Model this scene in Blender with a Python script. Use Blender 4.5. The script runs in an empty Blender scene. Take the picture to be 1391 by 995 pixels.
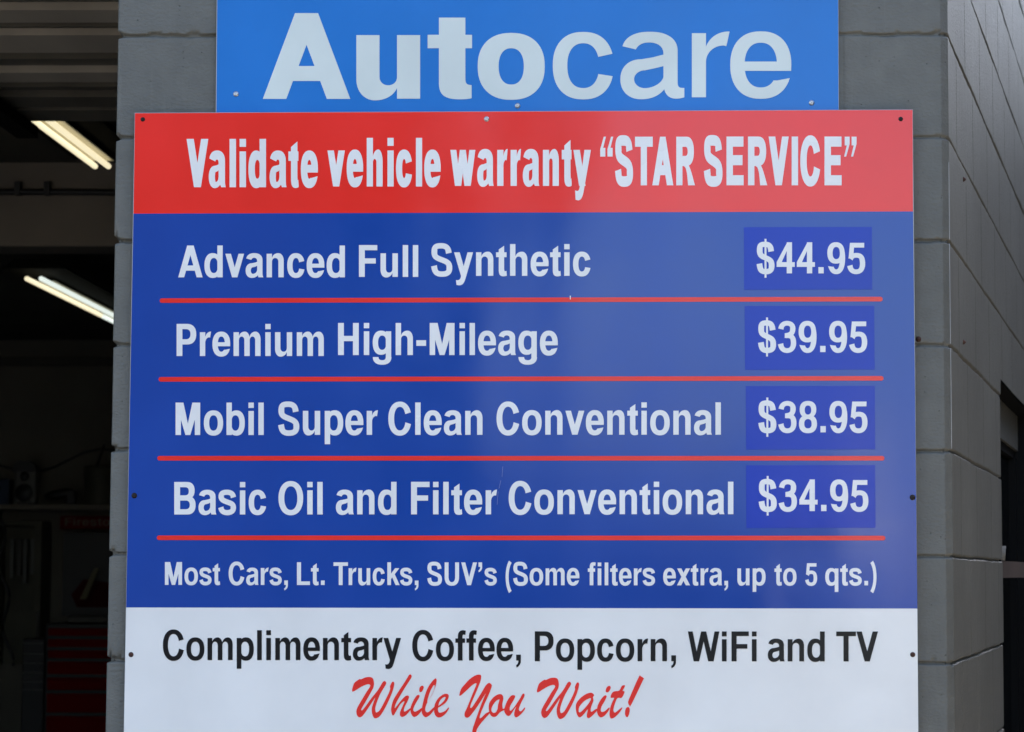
import bpy, bmesh, math, random
import numpy as np
from mathutils import Vector, Matrix
from mathutils.geometry import delaunay_2d_cdt

random.seed(7)
rng = np.random.default_rng(11)
sc = bpy.context.scene
col = sc.collection
R = math.radians

# ------------------------------------------------------------------ camera
CAM = Vector((0.1735, -4.6991, 1.5909))
YAW, PIT, ROLL, FPX, SHX = -0.0241, 0.0849, 0.0035, 3310.1, 65.66      # solved from the block courses
_r = Vector((math.cos(YAW), -math.sin(YAW), 0)); _f0 = Vector((math.sin(YAW), math.cos(YAW), 0)); _u0 = Vector((0, 0, 1))
FW = _f0 * math.cos(PIT) + _u0 * math.sin(PIT); _u = _u0 * math.cos(PIT) - _f0 * math.sin(PIT)
RT = _r * math.cos(ROLL) + _u * math.sin(ROLL); UP = _u * math.cos(ROLL) - _r * math.sin(ROLL)
cam = bpy.data.cameras.new('camera'); camo = bpy.data.objects.new('camera', cam); col.objects.link(camo)
M4 = Matrix((RT, UP, -FW)).transposed().to_4x4(); M4.translation = CAM
camo.matrix_world = M4
cam.sensor_width = 36; cam.lens = FPX / 1391 * 36; cam.shift_x = -SHX / 1391
cam.clip_start = 0.05; cam.clip_end = 3000
cam.dof.use_dof = True; cam.dof.focus_distance = 4.72; cam.dof.aperture_fstop = 11
sc.camera = camo

# ------------------------------------------------------------------ light
SUN_EL, SUN_AZ = 50, 3            # azimuth from +Y (behind the building), plus = towards +X
w = bpy.data.worlds.new('World'); sc.world = w; w.use_nodes = True
nt = w.node_tree; bg = nt.nodes['Background']
sky = nt.nodes.new('ShaderNodeTexSky'); sky.sky_type = 'NISHITA'; sky.sun_disc = False
sky.sun_elevation = R(SUN_EL); sky.sun_rotation = R(SUN_AZ); sky.dust_density = 3.0; sky.ozone_density = 1.0
nt.links.new(sky.outputs[0], bg.inputs[0]); bg.inputs[1].default_value = 0.12
sl = bpy.data.lights.new('sun', 'SUN'); sl.energy = 3.6; sl.angle = R(0.5); sl.color = (1, .93, .81)
so = bpy.data.objects.new('sun', sl); col.objects.link(so)
sd = Vector((math.sin(R(SUN_AZ)) * math.cos(R(SUN_EL)), math.cos(R(SUN_AZ)) * math.cos(R(SUN_EL)), math.sin(R(SUN_EL))))
so.rotation_euler = sd.to_track_quat('Z', 'Y').to_euler(); so.location = sd * 40
vs = sc.view_settings
vs.view_transform = 'Standard'; vs.look = 'None'; vs.gamma = 1; vs.use_curve_mapping = False
vs.exposure = 2.33

# ------------------------------------------------------------------ helpers
def tag(o, label=None, cat=None, group=None, kind=None):
    if label: o['label'] = label
    if cat: o['category'] = cat
    if group: o['group'] = group
    if kind: o['kind'] = kind
    return o

def empty(name, loc, label=None, cat=None, group=None, rz=0):
    o = bpy.data.objects.new(name, None); col.objects.link(o)
    o.location = loc; o.rotation_euler = (0, 0, rz); o.empty_display_size = .1
    return tag(o, label, cat, group)

def link_mesh(name, me, mat=None, parent=None, loc=(0, 0, 0)):
    o = bpy.data.objects.new(name, me); col.objects.link(o); o.location = loc
    if parent is not None: o.parent = parent
    if mat is not None:
        for m in (mat if isinstance(mat, (list, tuple)) else [mat]): me.materials.append(m)
    return o

class MB:
    """collects shapes into one mesh"""
    def __init__(s): s.bm = bmesh.new()
    def box(s, x0, y0, z0, x1, y1, z1, bev=0.0, mi=0, rot=None):
        vs_ = [s.bm.verts.new((x, y, z)) for x in (x0, x1) for y in (y0, y1) for z in (z0, z1)]
        fs = [(0, 1, 3, 2), (4, 6, 7, 5), (0, 4, 5, 1), (2, 3, 7, 6), (0, 2, 6, 4), (1, 5, 7, 3)]
        faces = [s.bm.faces.new([vs_[i] for i in f]) for f in fs]
        for f in faces: f.material_index = mi
        if rot is not None:
            c = Vector(((x0 + x1) / 2, (y0 + y1) / 2, (z0 + z1) / 2))
            bmesh.ops.rotate(s.bm, verts=vs_, cent=c, matrix=rot)
        if bev > 0:
            es = list({e for f in faces for e in f.edges})
            bmesh.ops.bevel(s.bm, geom=es, offset=bev, segments=2, profile=.5, affect='EDGES')
        return s
    def lathe(s, prof, axis=(0, 0, 1), org=(0, 0, 0), n=24, mi=0):
        q = Vector(axis).to_track_quat('Z', 'Y'); o = Vector(org); rings = []
        for (r, h) in prof:
            rings.append([s.bm.verts.new(o + q @ Vector((r * math.cos(2 * math.pi * k / n), r * math.sin(2 * math.pi * k / n), h))) for k in range(n)])
        for a, b in zip(rings, rings[1:]):
            for k in range(n):
                f = s.bm.faces.new((a[k], a[(k + 1) % n], b[(k + 1) % n], b[k])); f.smooth = True; f.material_index = mi
        for rg, rev in ((rings[0], True), (rings[-1], False)):
            f = s.bm.faces.new(rg[::-1] if rev else rg); f.material_index = mi
        return s
    def tube(s, pts, r, n=10, mi=0):
        pts = [Vector(p) for p in pts]; rings = []
        for i, p in enumerate(pts):
            d = (pts[min(i + 1, len(pts) - 1)] - pts[max(i - 1, 0)]).normalized()
            q = d.to_track_quat('Z', 'Y')
            rr = r[i] if isinstance(r, (list, tuple)) else r
            rings.append([s.bm.verts.new(p + q @ Vector((rr * math.cos(2 * math.pi * k / n), rr * math.sin(2 * math.pi * k / n), 0))) for k in range(n)])
        for a, b in zip(rings, rings[1:]):
            for k in range(n):
                f = s.bm.faces.new((a[k], a[(k + 1) % n], b[(k + 1) % n], b[k])); f.smooth = True; f.material_index = mi
        s.bm.faces.new(rings[0][::-1]).material_index = mi; s.bm.faces.new(rings[-1]).material_index = mi
        return s
    def prism(s, pts, d, mi=0):
        """closed outline of 3D points pushed along d"""
        d = Vector(d); a = [s.bm.verts.new(p) for p in pts]; b = [s.bm.verts.new(Vector(p) + d) for p in pts]
        s.bm.faces.new(a).material_index = mi; s.bm.faces.new(b[::-1]).material_index = mi
        for i in range(len(a)):
            s.bm.faces.new((a[i], b[i], b[(i + 1) % len(a)], a[(i + 1) % len(a)])).material_index = mi
        return s
    def build(s, name, mat, parent=None, loc=(0, 0, 0)):
        bmesh.ops.recalc_face_normals(s.bm, faces=s.bm.faces)
        me = bpy.data.meshes.new(name); s.bm.to_mesh(me); s.bm.free()
        return link_mesh(name, me, mat, parent, loc)

# photo pixel (1391 x 995) -> point on the plane y = Y
def at(px, py, Y):
    d = FW + RT * ((px - 695.5 - SHX) / FPX) - UP * ((py - 497.5) / FPX)
    t = (Y - CAM.y) / d.y
    return CAM + d * t

# ------------------------------------------------------------------ materials
def mat(name, color, rough=.5, metal=0, spec=.5, noise=None, bump=None, coat=0, emit=None):
    m = bpy.data.materials.new(name); m.use_nodes = True; n = m.node_tree.nodes; L = m.node_tree.links
    b = n['Principled BSDF']
    b.inputs['Base Color'].default_value = (*color, 1); b.inputs['Roughness'].default_value = rough
    b.inputs['Metallic'].default_value = metal; b.inputs['Specular IOR Level'].default_value = spec
    b.inputs['Coat Weight'].default_value = coat
    tc = n.new('ShaderNodeTexCoord')
    if noise:        # (scale, amount, stretch)
        mp = n.new('ShaderNodeMapping'); mp.inputs['Scale'].default_value = noise[2] if len(noise) > 2 else (1, 1, 1)
        nz = n.new('ShaderNodeTexNoise'); nz.inputs['Scale'].default_value = noise[0]; nz.inputs['Detail'].default_value = 6
        L.new(tc.outputs['Object'], mp.inputs[0]); L.new(mp.outputs[0], nz.inputs[0])
        mr = n.new('ShaderNodeMapRange'); mr.inputs['From Min'].default_value = .3; mr.inputs['From Max'].default_value = .7
        mr.inputs['To Min'].default_value = 1 - noise[1]; mr.inputs['To Max'].default_value = 1 + noise[1]
        L.new(nz.outputs['Fac'], mr.inputs[0])
        mx = n.new('ShaderNodeVectorMath'); mx.operation = 'SCALE'; mx.inputs[0].default_value = color
        L.new(mr.outputs[0], mx.inputs['Scale']); L.new(mx.outputs[0], b.inputs['Base Color'])
    if bump:         # (scale, strength, distance)
        nb = n.new('ShaderNodeTexNoise'); nb.inputs['Scale'].default_value = bump[0]; nb.inputs['Detail'].default_value = 4
        L.new(tc.outputs['Object'], nb.inputs[0])
        bp = n.new('ShaderNodeBump'); bp.inputs['Strength'].default_value = bump[1]; bp.inputs['Distance'].default_value = bump[2]
        L.new(nb.outputs['Fac'], bp.inputs['Height']); L.new(bp.outputs[0], b.inputs['Normal'])
    if emit:
        b.inputs['Emission Color'].default_value = (*emit[0], 1); b.inputs['Emission Strength'].default_value = emit[1]
    return m

def block_paint(name, color, streak):
    m = bpy.data.materials.new(name); m.use_nodes = True; n = m.node_tree.nodes; L = m.node_tree.links
    b = n['Principled BSDF']; b.inputs['Roughness'].default_value = .5; b.inputs['Specular IOR Level'].default_value = .4
    tc = n.new('ShaderNodeTexCoord')
    def noise(scale, stretch=(1, 1, 1), detail=5):
        mp = n.new('ShaderNodeMapping'); mp.inputs['Scale'].default_value = stretch
        z = n.new('ShaderNodeTexNoise'); z.inputs['Scale'].default_value = scale; z.inputs['Detail'].default_value = detail
        L.new(tc.outputs['Object'], mp.inputs[0]); L.new(mp.outputs[0], z.inputs[0]); return z.outputs['Fac']
    def mrange(v, a, b_, c, d):
        r = n.new('ShaderNodeMapRange'); L.new(v, r.inputs[0])
        for k, x in zip(('From Min', 'From Max', 'To Min', 'To Max'), (a, b_, c, d)): r.inputs[k].default_value = x
        return r.outputs[0]
    def math_(op, a, c):
        q = n.new('ShaderNodeMath'); q.operation = op
        for i, v in enumerate((a, c)):
            if isinstance(v, (int, float)): q.inputs[i].default_value = v
            else: L.new(v, q.inputs[i])
        return q.outputs[0]
    big = mrange(noise(2.2), .3, .7, .86, 1.12)
    mid = mrange(noise(24), .3, .7, .92, 1.07)
    run = math_('MULTIPLY', mrange(noise(9, (6, 6, .25), 3), .62, .78, 1.0, 1.0 + streak), mrange(noise(5, (9, 9, .8), 4), .66, .80, 1.0, .86))       # weather runs down the paint
    tot = math_('MULTIPLY', math_('MULTIPLY', big, mid), run)
    # pinholes left in the block face
    vo = n.new('ShaderNodeTexVoronoi'); vo.inputs['Scale'].default_value = 110; L.new(tc.outputs['Object'], vo.inputs['Vector'])
    sep = n.new('ShaderNodeSeparateColor'); L.new(vo.outputs['Color'], sep.inputs[0])
    sparse = mrange(sep.outputs[0], .80, .82, 0, 1)
    hole = math_('MULTIPLY', math_('MULTIPLY', mrange(vo.outputs['Distance'], .08, .19, 1, 0), sparse), mrange(noise(16), .45, .62, 0, 1))
    tot = math_('MULTIPLY', tot, mrange(hole, 0, 1, 1, .45))
    mx = n.new('ShaderNodeVectorMath'); mx.operation = 'SCALE'; mx.inputs[0].default_value = color
    L.new(tot, mx.inputs['Scale']); L.new(mx.outputs[0], b.inputs['Base Color'])
    h = math_('ADD', math_('MULTIPLY', noise(120, (1, 1, 1.6), 4), 1.0), math_('MULTIPLY', noise(30), .8))
    h = math_('SUBTRACT', h, math_('MULTIPLY', hole, 1.6))
    bp = n.new('ShaderNodeBump'); bp.inputs['Strength'].default_value = .7; bp.inputs['Distance'].default_value = .0028
    L.new(h, bp.inputs['Height']); L.new(bp.outputs[0], b.inputs['Normal'])
    return m

def sign_film(name, color, rough=.13, bump=.06, spec=.5, wear=.055):
    """printed gloss film on sheet metal: faint orange peel plus a slow wave of the sheet"""
    m = bpy.data.materials.new(name); m.use_nodes = True; n = m.node_tree.nodes; L = m.node_tree.links
    b = n['Principled BSDF']; b.inputs['Specular IOR Level'].default_value = spec
    tc = n.new('ShaderNodeTexCoord')
    a = n.new('ShaderNodeTexNoise'); a.inputs['Scale'].default_value = 150; a.inputs['Detail'].default_value = 2
    c = n.new('ShaderNodeTexNoise'); c.inputs['Scale'].default_value = 2.0; c.inputs['Detail'].default_value = 1
    mp = n.new('ShaderNodeMapping'); mp.inputs['Scale'].default_value = (1.9, 1, .55)
    L.new(tc.outputs['Object'], mp.inputs[0]); L.new(tc.outputs['Object'], a.inputs[0]); L.new(mp.outputs[0], c.inputs[0])
    b1 = n.new('ShaderNodeBump'); b1.inputs['Strength'].default_value = bump; b1.inputs['Distance'].default_value = .0006
    b2 = n.new('ShaderNodeBump'); b2.inputs['Strength'].default_value = .6; b2.inputs['Distance'].default_value = .008
    L.new(a.outputs['Fac'], b1.inputs['Height']); L.new(c.outputs['Fac'], b2.inputs['Height'])
    L.new(b2.outputs[0], b1.inputs['Normal']); L.new(b1.outputs[0], b.inputs['Normal'])
    d = n.new('ShaderNodeTexNoise'); d.inputs['Scale'].default_value = 5; d.inputs['Detail'].default_value = 8
    L.new(tc.outputs['Object'], d.inputs[0])
    r1 = n.new('ShaderNodeMapRange'); r1.inputs['From Min'].default_value = .3; r1.inputs['From Max'].default_value = .7
    r1.inputs['To Min'].default_value = rough - .03; r1.inputs['To Max'].default_value = rough + .05
    L.new(d.outputs['Fac'], r1.inputs[0]); L.new(r1.outputs[0], b.inputs['Roughness'])
    r2 = n.new('ShaderNodeMapRange'); r2.inputs['From Min'].default_value = .3; r2.inputs['From Max'].default_value = .7
    r2.inputs['To Min'].default_value = 1 - wear; r2.inputs['To Max'].default_value = 1 + wear
    L.new(d.outputs['Fac'], r2.inputs[0])
    mx = n.new('ShaderNodeVectorMath'); mx.operation = 'SCALE'; mx.inputs[0].default_value = color
    L.new(r2.outputs[0], mx.inputs['Scale']); L.new(mx.outputs[0], b.inputs['Base Color'])
    return m

M = dict(
    wall=block_paint('grey_block_paint', (.132, .127, .107), .22),
    pale_line=mat('pale_corner_line', (.50, .50, .49), .5),
    film_sky=sign_film('light_blue_film', (.014, .172, .53), .2, .06, .32),
    film_blue=sign_film('royal_blue_film', (.005, .055, .315)),
    film_red=sign_film('red_film', (.88, .026, .018)),
    film_white=sign_film('white_film', (.83, .795, .735), .2),
    patch=sign_film('price_sticker_film', (.003, .036, .39), .17, .06, .34),
    letter=sign_film('white_lettering_film', (.82, .79, .74), .25, .05),
    letter2=sign_film('weathered_lettering_film', (.66, .70, .64), .3, .05, .5, .09),
    black=sign_film('black_lettering_film', (.006, .007, .009), .22, .05, .28),
    stripe=sign_film('red_stripe_film', (.84, .026, .018), .2, .05),
    back=mat('sheet_metal_edge', (.40, .40, .41), .5, .3),
    steel=mat('galvanised_screw', (.62, .62, .60), .35, 1, bump=(600, .2, .001)),
    rust=mat('rusty_screw', (.075, .030, .018), .7, .3, noise=(300, .5)),
    darkscrew=mat('dark_screw', (.02, .014, .012), .6, .4),
    asphalt=mat('asphalt', (.042, .040, .037), .85, noise=(.8, .2), bump=(120, .4, .006)),
    concrete=mat('concrete_apron', (.30, .265, .215), .8, noise=(1.3, .15), bump=(90, .3, .003)),
    floor=mat('oily_concrete_floor', (.05, .047, .043), .5, noise=(1.2, .4), bump=(40, .2, .003)),
    inner=mat('dim_block_interior', (.13, .118, .095), .8, noise=(2, .15), bump=(60, .3, .003)),
    dark=mat('smoked_ceiling', (.075, .068, .056), .85, noise=(2, .2)),
    beam=mat('dusty_beige_beam', (.21, .18, .145), .75, noise=(3, .12)),
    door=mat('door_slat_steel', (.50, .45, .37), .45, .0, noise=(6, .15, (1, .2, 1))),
    door_shaded=mat('shaded_slat', (.17, .155, .125), .5, noise=(6, .2, (1, .2, 1))),  # darker copy of the slat steel, shade put into its colour
    dimred=mat('faded_red_print', (.05, .004, .004), .8, 0, .1),
    roof=mat('roof_felt', (.12, .12, .12), .9, noise=(2, .2)),
    pipe=mat('black_conduit', (.012, .012, .012), .5),
    housing=mat('dark_lamp_housing', (.010, .010, .009), .9, 0, .08),
    tube_warm=mat('warm_lit_tube', (.9, .9, .85), .3, emit=((1, .88, .58), .19)),
    tube_cool=mat('cool_lit_tube', (.9, .9, .9), .3, emit=((.90, 1, .93), .18)),
    reflector=mat('lamp_reflector', (.6, .55, .42), .4),
    plank=mat('shelf_plank', (.15, .13, .10), .7, noise=(8, .2, (.2, 1, 1))),
    blackp=mat('black_plastic', (.012, .012, .012), .45),
    greyp=mat('grey_plastic', (.11, .11, .10), .45),
    bluep=mat('blue_card', (.012, .03, .07), .6),
    redp=mat('red_chest_paint', (.17, .004, .003), .8, 0, .1),
    redb=mat('red_banner', (.12, .005, .005), .8, 0, .1),
    olive=mat('olive_cabinet', (.075, .070, .045), .6, noise=(5, .15)),
    chrome=mat('drawer_pull', (.5, .5, .5), .3, 1),
    tyre=mat('tyre_rubber', (.012, .012, .012), .8, bump=(60, .4, .004)),
    faded=mat('faded_lettering', (.13, .10, .07), .6),
    scuff=mat('scuffed_film', (.16, .21, .46), .5),
    card=mat('pale_card', (.11, .105, .095), .7),
    yellow=mat('yellowed_paper', (.16, .135, .07), .7),
    winframe_and_shade=mat('dark_frame_and_reveal_shade', (.006, .006, .006), .7, .0, .1),
    brown=mat('brown_wood_shelf', (.075, .052, .042), .6, noise=(9, .2, (1, .2, 1))),
    ceramic=mat('cream_cup', (.20, .19, .17), .6),
    side_shade=mat('side_shade_stucco', (.10, .09, .078), .9, noise=(1.5, .12), bump=(80, .4, .004)),
    added_van=mat('added_truck_paint', (.78, .78, .77), .25, coat=.5),
    brick=mat('added_dark_brick', (.030, .024, .022), .9, noise=(3, .25), bump=(40, .4, .006)),
    bark=mat('bark', (.035, .028, .02), .9, noise=(6, .3, (1, 1, .3)), bump=(20, .6, .02)),
    leaf=mat('leaf', (.022, .042, .014), .6, noise=(3, .4)),
    leaf2=mat('hedge_leaf', (.02, .038, .014), .6, noise=(3, .4)),
)
gm = bpy.data.materials.new('dark_window_glass'); gm.use_nodes = True
_b = gm.node_tree.nodes['Principled BSDF']; _b.inputs['Base Color'].default_value = (.03, .034, .034, 1)
_b.inputs['Roughness'].default_value = .03; _b.inputs['Transmission Weight'].default_value = .9; _b.inputs['IOR'].default_value = 1.12
M['glass'] = gm
# ------------------------------------------------------------------ 2D outlines of the lettering (union / cut, then triangulated)
def sup(cx, cy, rx, ry, a0, a1, n=2.3, k=24):
    out = []
    for i in range(k + 1):
        a = R(a0 + (a1 - a0) * i / k); c, s = math.cos(a), math.sin(a)
        out.append((cx + rx * math.copysign(abs(c) ** (2 / n), c), cy + ry * math.copysign(abs(s) ** (2 / n), s)))
    return out
def ell(x0, y0, x1, y1, n=2.3): return sup((x0 + x1) / 2, (y0 + y1) / 2, (x1 - x0) / 2, (y1 - y0) / 2, 0, 360, n, 56)[:-1]
def rc(x0, y0, x1, y1): return [(x0, y0), (x1, y0), (x1, y1), (x0, y1)]
def bez(p0, p1, p2, p3, k=14):
    o = []
    for i in range(k + 1):
        t = i / k; u = 1 - t
        o.append(tuple(u ** 3 * a + 3 * u * u * t * b + 3 * u * t * t * c + t ** 3 * d for a, b, c, d in zip(p0, p1, p2, p3)))
    return o
def path(*segs):
    o = []
    for s in segs: o += bez(*s)[1 if o else 0:]
    return o
def stroke(pts, S, H, e0=None, e1=None):
    """pen path -> outline; S thick where it runs upright, H where it runs level"""
    L_, R_ = [], []
    n = len(pts)
    for i, p in enumerate(pts):
        a, b = pts[max(i - 1, 0)], pts[min(i + 1, n - 1)]
        dx, dy = b[0] - a[0], b[1] - a[1]; l = math.hypot(dx, dy) or 1; dx /= l; dy /= l
        t = (S * dy * dy + H * dx * dx) / 2
        L_.append((p[0] - dy * t, p[1] + dx * t)); R_.append((p[0] + dy * t, p[1] - dx * t))
    return L_ + R_[::-1]
def arch(xl, xr, yb, ym, yt, S, H, xi, n=2.1, cxf=.56):
    """n-shaped arm: outer from (xl,ym) over yt to a foot xr at yb; inner starts at xi"""
    cx = xl + (xr - xl) * cxf
    o = sup(cx, ym, cx - xl, yt - ym, 180, 90, n) + sup(cx, ym, xr - cx, yt - ym, 90, 0, n)[1:]
    o += [(xr, yb), (xr - S, yb)]
    ci = (xi + xr - S) / 2; yi = ym - 20
    o += sup(ci, yi, (xr - S - xi) / 2, yt - H - yi, 0, 180, n)
    return o
def dshape(x0, x1, y0, y1, n=2.3):
    xm = max(x0 + 5, x1 - (y1 - y0) * .56)
    return [(x0, y0)] + sup(xm, (y0 + y1) / 2, x1 - xm, (y1 - y0) / 2, -90, 90, n) + [(x0, y1)]
def vee(x0, x1, top, S, foot=None):
    vw = S * 1.04; f = foot or S; m = (x0 + x1) / 2
    t = (m - x0 - vw) / (m - f / 2 - x0); ya = top * (1 - t)
    return [(x0, top), (x0 + vw, top), (m, ya), (x1 - vw, top), (x1, top), (m + f / 2, 0), (m - f / 2, 0)]
def para(xt, xb, wd, top, bot=0): return [(xt, top), (xt + wd, top), (xb + wd, bot), (xb, bot)]
def flip(ops, fx, fy): return [(s, [(fx(x), fy(y)) for x, y in p]) for s, p in ops]

def glyph(c, S, H):
    A = '+'; X = '-'; C = S * 1.08; K = H * 1.06; out = []
    if c == 'l': return [(A, rc(69, 0, 69 + S, 718))]
    if c == 'i': return [(A, rc(69, 0, 69 + S, 532)), (A, rc(69, 600, 69 + S, 718))]
    if c == 'o': return [(A, ell(34, -14, 578, 546)), (X, ell(34 + S, -14 + H, 578 - S, 546 - H))]
    if c in 'nh': return [(A, rc(65, 0, 65 + S, 718 if c == 'h' else 532)), (A, arch(65 + S - 14, 548, 0, 370, 546, S, H, 65 + S))]
    if c == 'u': return flip(glyph('n', S, H), lambda x: 611 - x, lambda y: 532 - y)
    if c == 'm': return [(A, rc(64, 0, 64 + S, 532)), (A, arch(64 + S - 14, 445 + S / 2, 0, 370, 546, S, H, 64 + S)),
                         (A, arch(445 + S / 2 - 14, 826, 0, 370, 546, S, H, 445 + S / 2))]
    if c == 'r':
        xl = 64 + S - 14
        o = sup(375, 340, 375 - xl, 206, 180, 92, 2.1) + [(379, 545), (352, 546 - H * 1.22)]
        o += [(330, 546 - H * 1.16)] + sup(335, 290, 335 - 64 - S, 546 - H * 1.16 - 290, 95, 180, 2.1)
        return [(A, rc(64, 0, 64 + S, 532)), (A, o)]
    if c in 'dbpq':
        x1 = 551 - S * .30; top = 718 if c in 'db' else 532
        lo = 0 if c in 'db' else -207
        d = [(A, ell(34, -14, x1, 546)), (X, ell(34 + S, -14 + H, 551 - S + 12, 546 - H)), (A, rc(551 - S, lo, 551, top))]
        return d if c in 'dq' else flip(d, lambda x: 612 - x, lambda y: y)
    if c == 'g':
        o = sup(300, -45, 260, 172, 180, 360, 2.3) + [(553, -45), (553, 60), (553 - S, 60)]
        o += sup(300, -45, 253 - S, 172 - H * .92, 0, -180, 2.3)
        return [(A, ell(36, 6, 553 - S * .30, 546)), (X, ell(36 + S, 6 + H, 553 - S + 12, 546 - H)),
                (A, rc(553 - S, -50, 553, 532)), (A, o)]
    if c == 'a':
        top = sup(275, 385, 232, 161, 168, 90, 2.3) + sup(275, 385, 231, 161, 90, 0, 2.3)[1:] + [(506, 330), (506 - S, 330)]
        top += sup(270, 365, 236 - S, 181 - H * .96, 0, 160, 2.2)
        bowl = sup(205, 152, 176, 166, 270, 90, 2.2) + [(300, 334), (400, 360), (400, 75)] + bez((400, 75), (350, 10), (280, -14), (205, -14))[1:]
        cnt = sup(232, 152, 232 - 29 - S * .97, 74, 270, 90, 2.0) + [(300, 240), (506 - S + 4, 262), (506 - S + 4, 190)] + bez((506 - S + 4, 190), (506 - S, 120), (300, 78), (232, 78))[1:]
        stem = [(506 - S, 370), (506, 370), (506, 120)] + bez((506, 120), (506, 60), (510, 30), (530, 0))[1:] + [(392, 0)] + bez((392, 0), (380, 30), (506 - S, 70), (506 - S, 130))[1:]
        if S < 130: stem = [(506 - S, 370), (506, 370), (506, 130)] + bez((506, 130), (506, 84), (520, 78), (562, 80))[1:] + [(562, 2)] + bez((562, 2), (470, -26), (412, 0), (396, 66))[1:] + [(506 - S, 130)]
        return [(A, bowl), (X, cnt), (A, top), (A, stem)]
    if c == 'e':
        return [(A, ell(26, -14, 528, 546)), (X, ell(26 + S, -14 + H, 528 - S, 546 - H)),
                (X, [(280, 218), (640, 218), (640, 182), (528 - S * .98, 138), (300, 140)]), (A, rc(26 + S * .6, 218, 527, 218 + H * .82))]
    if c == 'c':
        return [(A, ell(34, -14, 528, 546)), (X, ell(34 + S, -14 + H, 528 - S, 546 - H)),
                (X, [(300, 266), (528 - S * 1.02, 340), (640, 392), (640, 160), (528 - S * 1.02, 196)])]
    if c == 's':
        p = path(((447, 372), (436, 450), (375, 490), (272, 490)), ((165, 490), (100, 455), (100, 396), (100, 396)),) if 0 else \
            path(((447, 376), (432, 455), (370, 546 - H / 2), (272, 546 - H / 2)), ((272, 546 - H / 2), (160, 546 - H / 2), (30 + S / 2, 470), (30 + S / 2, 398)),
                 ((30 + S / 2, 398), (30 + S / 2, 320), (190, 300), (275, 275)), ((275, 275), (365, 248), (519 - S / 2, 235), (519 - S / 2, 155)),
                 ((519 - S / 2, 155), (519 - S / 2, 80), (385, -14 + H / 2), (275, -14 + H / 2)), ((275, -14 + H / 2), (170, -14 + H / 2), (112, 75), (94, 160)))
        return [(A, stroke(p, S, H * 1.04))]
    if c == 't':
        return [(A, [(86, 596), (86 + S, 680), (86 + S, 532), (304, 532), (304, 532 - H), (86 + S, 532 - H), (86 + S, 170)]
                 + bez((86 + S, 170), (86 + S, 110), (86 + S + 20, 100), (262, 103)) + [(300, 112), (312, 4)]
                 + bez((312, 4), (285, -6), (255, -12), (220, -12)) + bez((220, -12), (115, -12), (86, 40), (86, 130))[1:] + [(86, 532 - H), (10, 532 - H), (10, 532), (86, 532)])]
    if c == 'τ':
        return [(A, [(86, 676), (86 + S, 676), (86 + S, 532), (309, 532), (309, 532 - H), (86 + S, 532 - H), (86 + S, 165)]
                 + bez((86 + S, 165), (86 + S, 118), (86 + S + 15, 112), (306, 112)) + [(306, 2)]
                 + bez((306, 2), (285, -6), (255, -8), (225, -8)) + bez((225, -8), (115, -8), (86, 40), (86, 125))[1:] + [(86, 532 - H), (10, 532 - H), (10, 532), (86, 532)])]
    if c == 'f':
        return [(A, rc(86, 0, 86 + S, 500)), (A, rc(10, 532 - H, 300, 532)),
                (A, [(86, 480), (86, 580)] + bez((86, 580), (86, 690), (150, 729), (250, 729))[1:] + [(325, 718), (308, 718 - H)]
                 + bez((308, 718 - H), (260, 718 - H * .92), (86 + S, 640), (86 + S, 575))[1:] + [(86 + S, 480)])]
    if c == 'v': return [(A, vee(13, 543, 532, S))]
    if c == 'w': return [(A, para(10, 150, S * .96, 532)), (A, para(389 - S * .48, 160 , S * .96, 532)), (A, para(389 - S * .48, 618 - S * .96, S * .96, 532)), (A, para(769 - S * .96, 628 - S * .96, S * .96, 532))]
    if c == 'y':
        f = S; v = S * 1.04
        tail = [(543 - v, 532), (543, 532), (330, -60)] + bez((330, -60), (290, -170), (245, -214), (150, -214))[1:] + [(78, -205), (64, -205 + H)] + \
            bez((64, -205 + H), (150, -205 + H * .86), (190, -80), (206, 0))
        return [(A, para(10, 278 - f / 2, v, 532)), (A, tail)]
    if c == 'x': return [(A, para(20, 536 - S * 1.16, S * 1.16, 532)), (A, para(536 - S * 1.16, 15, S * 1.16, 532))]
    if c == 'k': return [(A, rc(69, 0, 69 + S, 718)), (A, [(150, 130), (150, 290), (380, 532), (552, 532), (230, 205)]), (A, [(255, 260), (350, 365), (565, 0), (565 - S * 1.15, 0)])]
    if c == 'A':
        aw = C * 1.03; k = (270 - 16) / 718; x1 = 706; ya = (x1 - 16 - 2 * aw) / (2 * k); yb = 150
        return [(A, [(16, 0), (270, 718), (452, 718), (x1, 0)]), (X, [(16 + aw, -1), (16 + aw + k * yb, yb), (x1 - aw - k * yb, yb), (x1 - aw, -1)]),
                (X, [(16 + aw + k * (yb + K), yb + K), (16 + aw + k * ya, ya), (x1 - aw - k * (yb + K), yb + K)])]
    if c == 'B':
        return [(A, dshape(76, 645, 340, 718)), (A, dshape(76, 672, 0, 412)), (X, dshape(76 + C, 645 - C, 340 + K * .72, 718 - K)), (X, dshape(76 + C, 672 - C, K, 340 - K * .28))]
    if c == 'C':
        return [(A, ell(44, -19, 688, 737, 2.2)), (X, ell(44 + C, -19 + K, 688 - C, 737 - K, 2.2)),
                (X, [(330, 359), (688 - C * 1.02, 462), (688 - C * 1.02, 463), (860, 540), (860, 190), (688 - C * 1.0, 276)])]
    if c == 'E': return [(A, rc(76, 0, 76 + C, 718)), (A, rc(76, 0, 621, K)), (A, rc(76, 718 - K, 615, 718)), (A, rc(76, 370 - K / 2, 585, 370 + K / 2))]
    if c == 'F': return [(A, rc(76, 0, 76 + C, 718)), (A, rc(76, 718 - K, 587, 718)), (A, rc(76, 360 - K / 2, 545, 360 + K / 2))]
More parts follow.
